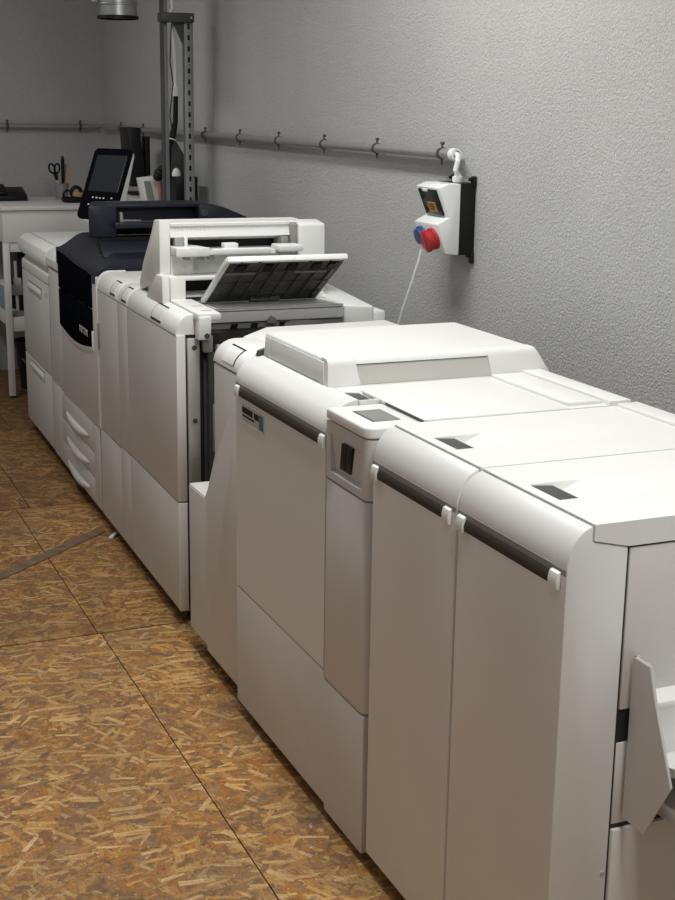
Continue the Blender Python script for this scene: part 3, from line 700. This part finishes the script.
# ------------------------------------------------------------------ wall services
def conduit(name, label, a, b, clamps, wallv):
    a = Vector(a); b = Vector(b); wv = Vector(wallv); d = (b-a).normalized()
    t = thing(name, label, 'pipe', (a+b)/2)
    MB().tube([a, b], .0165, 16).build('pipe_run', 'pipe', t)
    for s in clamps:
        p = a+d*s; m = MB()
        m.lathe(p-d*.008, d, [(0, .0195), (.016, .0195)], 16)
        up = Vector((0, 0, 1))
        m.tube([p+up*.017, p+up*.036], .004, 8); m.tube([p-up*.017, p-up*.036], .004, 8)
        m.obox(p+wv*.024, d, wv, up, .008, .0105, .008)
        m.tube([p+up*.033-d*.006, p+up*.033+d*.010], .005, 8)
        m.build('pipe_clamp', 'dpost', t)
    return t
XP = W-.034
pr = conduit('conduit_pipe', 'long grey conduit pipe clamped along the textured side wall', (XP, 8.86, 1.557), (XP, 3.985, 1.557), [8.86-y for y in (8.35, 7.83, 7.2, 6.65, 6.12, 5.607, 5.094, 4.59, 4.075)], (1, 0, 0))
MB().lathe((XP, 5.80, 1.557), (0, -1, 0), [(0, .0185), (.06, .0185)], 16).build('pipe_coupler', 'pipe', pr)
MB().lathe((XP, 4.0, 1.557), (0, -1, 0), [(0, .0195), (.03, .0195), (.03, .0125), (.01, .012)], 18, False).build('pipe_end_ring', 'socket', pr)
MB().lathe((XP, 4.0, 1.557), (0, -1, 0), [(0, .014), (.018, .014)], 14).build('pipe_bore', 'black', pr)
conduit('conduit_pipe', 'grey conduit pipe clamped along the far end wall', (-1.5, YB-.034, 1.557), (W-.055, YB-.034, 1.557), [1.5+x for x in (-1.2, -.3, .6, 1.06, 1.505, 1.967)], (0, 1, 0))
MB().tube([(XP, 3.985, 1.560), (XP-.004, 3.955, 1.556), (XP-.012, 3.94, 1.535), (XP-.018, 3.942, 1.51), (2.094, 3.955, 1.495)], .0085, 10).build('socket_feed_cable', 'socket')
tag(bpy.data.objects['socket_feed_cable'], 'short white cable curving from pipe end into the socket box', 'cable')

# distribution box
t = thing('socket_box', 'white and black wall power box with a red and a blue socket', 'power socket', (W, 3.99, 1.24))
bk = MB(); bk.box(2.074, W, 3.894, 4.055, 1.242, 1.470, .003)
for (yy, zz) in ((3.900, 1.478), (4.035, 1.478), (3.900, 1.236)):
    bk.box(W-.012, W-.002, yy-.012, yy+.012, zz-.022, zz+.014, .003); bk.tube([(W-.024, yy, zz+.004), (W-.002, yy, zz+.004)], .006, 8)
bk.build('back_plate', 'black', t)
prof = [(2.074, 1.243), (2.026, 1.248), (1.994, 1.3415), (2.035, 1.3625), (1.9965, 1.455), (2.030, 1.468), (2.074, 1.4685)]
hs = MB().prism(prof, 'y', 3.893, 4.060, .003).build('housing', 'socket', t)
# smoked window in the upper slope
A = Vector((2.035, 0, 1.3625)); Bv = Vector((1.9965, 0, 1.455)); e = (Bv-A); no = Vector((-e.z, 0, e.x)).normalized()
if no.x > 0: no = -no
mid = (A+Bv)/2
wn = MB().obox((mid.x+no.x*.003, 3.978, mid.z+no.z*.003), (0, 1, 0), e.normalized(), no, .062, .044, .004, .003).build('breaker_window', 'smoke', t)
q = A+e*.36
lab = MB().obox((q.x+no.x*.0075, 3.972, q.z+no.z*.0075), (0, 1, 0), e.normalized(), no, .028, .0165, .0006).build('warning_label', 'yellow', wn)
q2 = MB()
for dz, hy in ((.008, .018), (.0, .02), (-.008, .014)): q2.obox((q.x+e.normalized().x*dz+no.x*.0085, 3.972, q.z+e.normalized().z*dz+no.z*.0085), (0, 1, 0), e.normalized(), no, hy, .002, .0004)
q2.build('label_line', 'bar', lab)
q = A+e*.93
MB().obox((q.x+no.x*.008, 3.985, q.z+no.z*.008), (0, 1, 0), e.normalized(), no, .016, .004, .003, .001).build('window_latch', 'socket', wn)
MB().obox((2.04, 3.94, 1.4695), (1, 0, 0), (0, 1, 0), (0, 0, 1), .012, .010, .002, .001).build('lid_screw', 'lgrey', hs)
A = Vector((2.026, 0, 1.248)); Bv = Vector((1.994, 0, 1.3415)); e = (Bv-A); no = Vector((-e.z, 0, e.x)).normalized()
if no.x > 0: no = -no
q = A+e*.50
rs = MB().lathe((q.x, 3.942, q.z), no, [(0, .036), (.012, .036), (.012, .033), (.034, .033), (.036, .030)], 28).build('red_socket', 'red', t)
MB().obox((q.x+no.x*.03, 3.942, q.z+no.z*.03+.0), (0, 1, 0), e.normalized(), no, .010, .036, .008, .003).build('socket_flap_hinge', 'red', rs)
q = A+e*.55
bs = MB().lathe((q.x, 4.020, q.z), no, [(0, .031), (.012, .031), (.012, .027), (.022, .026), (.024, .018)], 24).build('blue_socket', 'blue', t)
MB().lathe((2.094, 3.955, 1.468), (0, 0, 1), [(0, .016), (.008, .018), (.02, .018), (.022, .012), (.03, .011)], 18).build('cable_gland', 'socket', t)
# cable from the socket to the machines
P = [(1.985, 3.985, 1.255), (1.980, 3.990, 1.22), (1.968, 4.010, 1.15), (1.952, 4.045, 1.05), (1.94, 4.08, .95), (1.945, 4.05, .7), (1.97, 4.08, .4), (1.98, 4.1, .05), (1.98, 4.2, .006)]
tag(MB().tube(P, .0042, 8).build('power_cable', 'socket'), 'thin white power cable hanging from the wall box behind the machines', 'cable')

# ------------------------------------------------------------------ upright frame at the wall
t = thing('upright_frame', 'grey slotted steel upright frame standing behind the printer near the side wall', 'rack', (1.95, 6.62, 0))
pp_ = MB().box(1.868, 1.878, 6.60, 6.64, .0, ZC-.01, .001).build('plain_post', 'dpost', t)
MB().box(1.8785, 1.905, 6.632, 6.64, .0, ZC-.01, .001).build('post_flange', 'post', pp_)
sp = MB(); sp.box(1.980, 2.024, 6.60, 6.64, .0, 2.085, .002); sp = sp.build('slotted_post', 'post', t)
ho = MB(); z = .1
z = .098
while z < 2.062:
    ho.box(1.9955, 2.0065, 6.5985, 6.603, z, z+.024); z += .0515
ho.build('post_slots', 'black', sp)
MB().box(1.862, 2.024, 6.575, 6.655, 2.085, 2.128, .003).build('cross_beam', 'dpost', t)
MB().prism([(1.93, 2.085), (1.98, 2.085), (1.98, 1.98)], 'y', 6.622, 6.628).build('gusset', 'dpost', t)
MB().lathe((2.008, 6.575, 2.107), (0, -1, 0), [(0, .006), (.004, .005)], 10).build('bolt', 'steel', t)
t = thing('cable_conduit', 'white cable conduit hanging down beside the slotted upright, ending in a black lead', 'cable', (1.9469, 6.695, 1.5163))
MB().tube([(1.9264, 6.680, 2.9900), (1.9367, 6.680, 2.3124), (1.9469, 6.680, 2.1491)], .008, 10).build('conduit_upper', 'paper', t)
MB().tube([(1.9397, 6.680, 2.1491), (1.9418, 6.680, 2.0878), (1.9499, 6.680, 2.0062), (1.9550, 6.680, 1.9041), (1.9560, 6.680, 1.7459)], .0085, 10).build('conduit_sleeve', 'paper', t)
MB().lathe((1.9560, 6.680, 1.7868), (0, 0, -1), [(0, .0145), (.045, .0145)], 16).build('conduit_cap', 'paper', t)
MB().tube([(1.9560, 6.680, 1.7429), (1.9520, 6.680, 1.6184), (1.9397, 6.680, 1.5571), (1.9193, 6.680, 1.4959), (1.9111, 6.680, 1.3428), (1.9111, 6.680, 1.2101)], [.012, .013, .016, .013, .009, .009], 10).build('black_lead', 'black', t)
MB().tube([(1.9367, 6.670, 2.0878), (1.9264, 6.670, 1.9041), (1.9397, 6.667, 1.8021), (1.9213, 6.670, 1.6490), (1.9367, 6.670, 1.5469)], .003, 8).build('thin_wire', 'black', t)
MB().lathe((1.9356, 6.680, 1.5316), (.3, 0, 1), [(0, .020), (.005, .020)], 14).build('cable_tie', 'paper', t)

# ------------------------------------------------------------------ exhaust duct
t = thing('exhaust_duct', 'galvanised round exhaust duct hanging from the ceiling above the printer', 'duct', (1.63, 6.5, 2.085))
MB().lathe((1.63, 6.5, 2.092), (0, 0, 1), [(0, .090), (.05, .090), (.052, .0945), (.058, .0945), (.06, .091), (.9, .091)], 40, False).build('duct_pipe', 'galv', t)
MB().lathe((1.63, 6.5, 2.083), (0, 0, 1), [(0, .086), (0, .096), (.014, .096), (.014, .090)], 40, False).build('duct_rim', 'black', t)
MB().lathe((1.63, 6.5, 2.30), (0, 0, 1), [(0, .089), (.002, .089)], 40).build('duct_baffle', 'dark', t)
br = MB(); br.box(1.505, 1.54, 6.49, 6.51, 2.155, 2.23, .003); br.tube([(1.50, 6.5, 2.18), (1.545, 6.5, 2.18)], .01, 8); br.tube([(1.515, 6.48, 2.16), (1.515, 6.52, 2.16)], .006, 8); br.tube([(1.52, 6.5, 2.2), (1.52, 6.5, 3.0)], .004, 8)
br.build('duct_hanger', 'galv', t)

# ------------------------------------------------------------------ far table and what stands on it
t = thing('side_table', 'white work table with a deep apron and lower shelf against the end wall', 'table', (1.68, 8.42, 0))
MB().box(1.295, 2.06, 7.995, 8.86, 1.098, 1.12, .003).build('table_top', 'edge', t)
MB().box(1.305, 2.05, 8.01, 8.85, .915, 1.096, .003).build('apron', 'edge', t)
for x in (1.302, 2.012):
    for y in (8.012, 8.80):
        lg = MB().box(x, x+.036, y, y+.036, .012, .914, .002).build('leg', 'edge', t)
        MB().box(x+.002, x+.034, y+.002, y+.034, 0, .012).build('leg_cap', 'black', lg)
MB().box(1.340, 2.01, 8.02, 8.84, .395, .475, .003).build('shelf', 'edge', t)
MB().box(1.340, 2.01, 8.02, 8.045, .86, .914, .002).build('rail', 'edge', t)

t = thing('storage_tub', 'pale blue plastic tub on the lower shelf of the white table', 'tub', (1.405, 8.42, .476))
MB().hexa([(1.345, 8.36, .478), (1.390, 8.36, .478), (1.390, 8.55, .478), (1.345, 8.55, .478), (1.343, 8.35, .62), (1.394, 8.35, .62), (1.394, 8.56, .62), (1.343, 8.56, .62)], .008).build('tub_body', 'lblue', t)
MB().box(1.342, 1.396, 8.345, 8.565, .62, .64, .005).build('tub_lid', 'paper', t)
t = thing('bar_clamp', 'white upright clamp tool with grey blocks on the lower table shelf', 'clamp', (1.385, 8.10, .476))
MB().tube([(1.385, 8.10, .49), (1.38, 8.10, .80)], .009, 10).build('clamp_bar', 'paper', t)
MB().box(1.35, 1.42, 8.07, 8.13, .476, .505, .004).build('clamp_base', 'grey', t)
MB().box(1.355, 1.415, 8.075, 8.125, .60, .66, .005).build('clamp_jaw', 'grey', t)
MB().box(1.37, 1.41, 8.08, 8.12, .66, .70, .004).build('clamp_screw_block', 'lgrey', t)
t = thing('computer_case', 'black case standing on the table shelf behind the clamp tool', 'box', (1.55, 8.42, .476))
MB().box(1.412, 1.80, 8.20, 8.62, .478, .84, .006).build('case_shell', 'black', t)
MB().box(1.50, 1.60, 8.194, 8.1995, .70, .80, .003).build('case_bay', 'pad', t)
t = thing('waste_bucket', 'black round bucket on the floor beneath the white table', 'bucket', (1.52, 8.3, 0))
MB().lathe((1.52, 8.3, 0), (0, 0, 1), [(0, .10), (.28, .13), (.285, .138), (.295, .138), (.295, .125), (.02, .096)], 28, False).lathe((1.52, 8.3, .004), (0, 0, 1), [(0, .1), (.01, .1)], 28).build('bucket_body', 'black', t)
MB().tube([(1.385, 8.3, .28), (1.40, 8.3, .22), (1.44, 8.18, .17), (1.52, 8.155, .16), (1.6, 8.18, .17), (1.652, 8.3, .28)], .004, 8).build('bucket_handle', 'grey', t)

ZT = 1.12
DX = .062
t = thing('desk_phone', 'black desk phone at the left end of the white table', 'phone', (1.37, 8.55, ZT))
MB().prism([(8.47, ZT), (8.47, ZT+.03), (8.62, ZT+.075), (8.66, ZT+.075), (8.66, ZT)], 'x', 1.30, 1.475, .006).build('phone_base', 'black', t)
MB().prism([(8.49, ZT+.038), (8.49, ZT+.055), (8.62, ZT+.095), (8.64, ZT+.09), (8.64, ZT+.07)], 'x', 1.31, 1.36, .008).build('handset', 'black', t)
t = thing('pen_cup', 'grey mesh pen cup holding scissors and tools on the white table', 'cup', (1.70, 8.55, ZT))
MB().lathe((1.70, 8.55, ZT), (0, 0, 1), [(0, .036), (.10, .042), (.10, .039), (.006, .034)], 24, False).lathe((1.70, 8.55, ZT+.001), (0, 0, 1), [(0, .035), (.006, .035)], 24).build('cup_body', 'grey', t)
t = thing('scissors', 'black handled scissors upright in the grey pen cup', 'scissors', (1.685, 8.55, ZT+.008))
def ring(c, a, b, tilt_):
    return [(c[0]+a*math.cos(k*PI/8)*math.cos(tilt_)-b*math.sin(k*PI/8)*math.sin(tilt_), c[1], c[2]+a*math.cos(k*PI/8)*math.sin(tilt_)+b*math.sin(k*PI/8)*math.cos(tilt_)) for k in range(17)]
MB().tube(ring((1.645, 8.55, ZT+.19), .018, .028, .3), .006, 8).tube(ring((1.676, 8.55, ZT+.19), .016, .028, -.15), .006, 8).tube([(1.655, 8.55, ZT+.165), (1.672, 8.55, ZT+.12)], .007, 8).tube([(1.672, 8.55, ZT+.163), (1.676, 8.55, ZT+.12)], .007, 8).build('scissor_handle', 'black', t)
MB().hexa([(1.690, 8.548, ZT+.009), (1.696, 8.548, ZT+.009), (1.696, 8.552, ZT+.009), (1.690, 8.552, ZT+.009), (1.666, 8.548, ZT+.13), (1.684, 8.548, ZT+.13), (1.684, 8.552, ZT+.13), (1.666, 8.552, ZT+.13)]).build('scissor_blade', 'steel', t)
tag(MB().tube([(1.705, 8.558, ZT+.008), (1.712, 8.558, ZT+.12), (1.714, 8.558, ZT+.24), (1.714, 8.558, ZT+.265)], [.006, .010, .012, .006], 10).build('marker_pen', 'black'), 'tall black marker standing in the grey pen cup', 'pen')
tag(MB().hexa([(1.712, 8.545, ZT+.009), (1.722, 8.545, ZT+.009), (1.722, 8.549, ZT+.009), (1.712, 8.549, ZT+.009), (1.748, 8.545, ZT+.20), (1.772, 8.545, ZT+.185), (1.772, 8.549, ZT+.185), (1.748, 8.549, ZT+.20)]).build('wooden_ruler', 'tan'), 'tan wooden ruler leaning out of the grey pen cup', 'ruler')
tag(MB().hexa([(1.708, 8.572, ZT+.009), (1.716, 8.572, ZT+.009), (1.716, 8.576, ZT+.009), (1.708, 8.576, ZT+.009), (1.722, 8.572, ZT+.22), (1.744, 8.572, ZT+.215), (1.744, 8.576, ZT+.215), (1.722, 8.576, ZT+.22)]).build('grey_spatula', 'grey'), 'flat grey spatula behind the tan ruler in the pen cup', 'tool')
t = thing('desk_tray', 'small black desk tray with an amber tape roll, in front of the pen cup', 'tray', (1.72, 8.3, ZT))
MB().lathe((1.715, 8.30, ZT), (0, 0, 1), [(0, .060), (.012, .068), (.03, .070), (.03, .064), (.008, .058)], 24, False).lathe((1.715, 8.30, ZT+.001), (0, 0, 1), [(0, .06), (.007, .06)], 24).build('tray_dish', 'black', t)
MB().tube(ring((1.685, 8.30, ZT+.045), .026, .026, 0), .007, 8).build('tray_ring', 'black', t)
tag(MB().lathe((1.745, 8.30, ZT+.040), (.1, .1, 1), [(-.008, .022), (-.008, .034), (.018, .034), (.018, .022), (-.008, .022)], 22, False).build('tape_roll', 'tan'), 'amber tape roll resting in the small black desk tray', 'tape')
tag(MB().tube([(1.822+.03*math.cos(k*PI/8), 8.50, ZT+.046+.033*math.sin(k*PI/8)) for k in range(17)], .012, 10).build('rubber_ring', 'black'), 'thick black ring standing on the table beside the touch panel', 'ring')

for o in list(COL.objects):
    if o.parent is None and o.name in ('desk_phone', 'pen_cup', 'scissors', 'marker_pen', 'wooden_ruler', 'grey_spatula', 'desk_tray', 'tape_roll'): o.location.x += DX
for o in list(COL.objects):
    if o.parent is None and o.name == 'rubber_ring': o.location.x += .02

# shelf on the side wall behind the printer, with the things on it
ZS = 1.215
t = thing('wall_shelf', 'light grey wall shelf behind the printer carrying the monitor', 'shelf', (2.0, 7.3, ZS-.03))
MB().box(1.86, W-.003, 6.70, 7.78, ZS-.03, ZS, .003).build('shelf_board', 'lgrey', t)
for y in (6.8, 7.65): MB().prism([(W-.003, ZS-.03), (1.90, ZS-.03), (1.90, ZS-.045), (W-.02, ZS-.2), (W-.003, ZS-.2)], 'y', y, y+.02).build('shelf_bracket', 'dpost', t)
t = thing('monitor', 'black monitor turned edge-on with its stand, behind the touch panel', 'monitor', (1.99, 7.5, ZS))
MB().hexa([(1.915, 7.42, 1.262), (1.986, 7.42, 1.262), (1.986, 7.60, 1.262), (1.915, 7.60, 1.262), (1.899, 7.42, 1.577), (1.971, 7.42, 1.577), (1.971, 7.60, 1.577), (1.899, 7.60, 1.577)], .004).build('monitor_head', 'black', t)
MB().box(2.006, 2.034, 7.46, 7.54, ZS+.012, 1.530, .003).build('stand_column', 'black', t)
MB().box(1.975, 2.01, 7.48, 7.52, 1.42, 1.46, .003).build('stand_joint', 'black', t)
MB().box(1.91, 2.08, 7.40, 7.62, ZS, ZS+.012, .003).build('stand_foot', 'black', t)
t = thing('carton', 'small white tilted carton with a grey front on the wall shelf', 'box', (1.93, 7.1, ZS))
MB().hexa([(1.885, 7.0, ZS), (1.965, 7.0, ZS), (1.965, 7.13, ZS), (1.885, 7.13, ZS), (1.865, 7.0, ZS+.11), (1.945, 7.0, ZS+.12), (1.945, 7.13, ZS+.12), (1.865, 7.13, ZS+.11)], .002).build('carton_body', 'paper', t)
MB().hexa([(1.888, 6.995, ZS+.004), (1.925, 6.995, ZS+.004), (1.925, 6.999, ZS+.004), (1.888, 6.999, ZS+.004), (1.870, 6.995, ZS+.10), (1.905, 6.995, ZS+.10), (1.905, 6.999, ZS+.10), (1.870, 6.999, ZS+.10)]).build('carton_front', 'grey', t)
t = thing('hand_brush', 'round black brush with an orange handle standing in front of the white carton', 'brush', (1.945, 6.93, ZS))
MB().tube([(1.940, 6.93, ZS), (1.940, 6.93, ZS+.06), (1.936, 6.93, ZS+.115)], [.011, .010, .009], 10).build('brush_handle', 'orange', t)
hd = MB()
for dx, dz, rr in ((0, .14, .030), (-.012, .125, .024), (.014, .158, .026)): hd.lathe((1.938+dx, 6.93, ZS+dz-rr), (0, 0, 1), [(rr-rr*math.cos(PI*k/8), rr*math.sin(PI*k/8)) for k in range(9)], 16)
hd.build('brush_head', 'black', t)
t = thing('black_bin', 'black bin with a dark sloping lid flap behind the slotted upright', 'bin', (1.99, 6.85, ZS))
MB().box(1.962, 2.075, 6.715, 6.885, ZS, ZS+.135, .004).build('bin_body', 'black', t)
MB().prism([(1.965, ZS+.13), (1.965, ZS+.305), (2.01, ZS+.305), (2.05, ZS+.24), (2.075, ZS+.13)], 'y', 6.87, 6.88, .002).build('lid_flap', 'dpost', t)
tag(MB().lathe((1.982, 6.78, ZS+.135), (0, 0, 1), [(0, .022), (.012, .022), (.024, .019), (.036, .012), (.04, .004)], 20).build('white_cap', 'paper'), 'small white domed cap sitting on the black bin', 'cap')

# ------------------------------------------------------------------ on the floor
a = Vector((.10, 4.30, 0)); b = Vector((1.20, 5.28, 0)); dd = (b-a).normalized(); nn2 = Vector((-dd.y, dd.x, 0))
tag(MB().obox(((a+b)/2)+Vector((0, 0, .002)), dd, nn2, (0, 0, 1), (b-a).length/2, .026, .002, .001).build('floor_strip', 'strip'), 'worn brown strip lying diagonally across the strand board floor', 'strip')
tag(MB().obox((1.228, 5.18, .006), (.6, .8, .05), (-.8, .6, 0), (0, 0, 1), .03, .008, .004, .001).build('paper_scrap', 'paper'), 'tiny white scrap on the floor under the edge of the printer', 'scrap')

# ------------------------------------------------------------------ light
def area(name, loc, sx, sy, power, rot=(0, 0, 0), col=(1, 1, 1)):
    l = bpy.data.lights.new(name, 'AREA'); l.shape = 'RECTANGLE'; l.size = sx; l.size_y = sy; l.energy = power; l.color = col
    o = bpy.data.objects.new(name, l); o.location = loc; o.rotation_euler = rot; COL.objects.link(o); return o
area('ceiling_lamp_near', (1.2, 1.0, 2.94), .35, 1.5, 41, col=(1, .99, .965))
area('ceiling_lamp_middle', (1.15, 3.6, 2.94), .35, 1.5, 41, col=(1, .99, .965))
area('ceiling_lamp_far', (.35, 6.6, 2.94), .3, 1.3, 20, col=(1, .99, .965))
w = bpy.data.worlds.new('World'); SC.world = w; w.use_nodes = True
w.node_tree.nodes['Background'].inputs[0].default_value = (1, .985, .965, 1); w.node_tree.nodes['Background'].inputs[1].default_value = .27

# ------------------------------------------------------------------ camera
yaw, pitch, roll, F = 4.03013318e-01, 2.47183533e-01, 1.38466059e-02, 1358.86
cy, sy, cp_, sp_, cr, sr = math.cos(yaw), math.sin(yaw), math.cos(pitch), math.sin(pitch), math.cos(roll), math.sin(roll)
f = Vector((sy*cp_, cy*cp_, -sp_)); rt = Vector((cy, -sy, 0)); up = rt.cross(f)
r2 = rt*cr+up*sr; u2 = -rt*sr+up*cr
cam = bpy.data.cameras.new('camera'); co = bpy.data.objects.new('camera', cam); COL.objects.link(co)
mw = Matrix((r2, u2, -f)).transposed().to_4x4(); mw.translation = (0, 0, 1.7); co.matrix_world = mw
cam.sensor_fit = 'VERTICAL'; cam.sensor_height = 36; cam.sensor_width = 27; cam.lens = F/900*36
cam.clip_start = .05
SC.camera = co
SC.view_settings.view_transform = 'Standard'
SC.view_settings.look = 'None'
SC.view_settings.exposure = 0
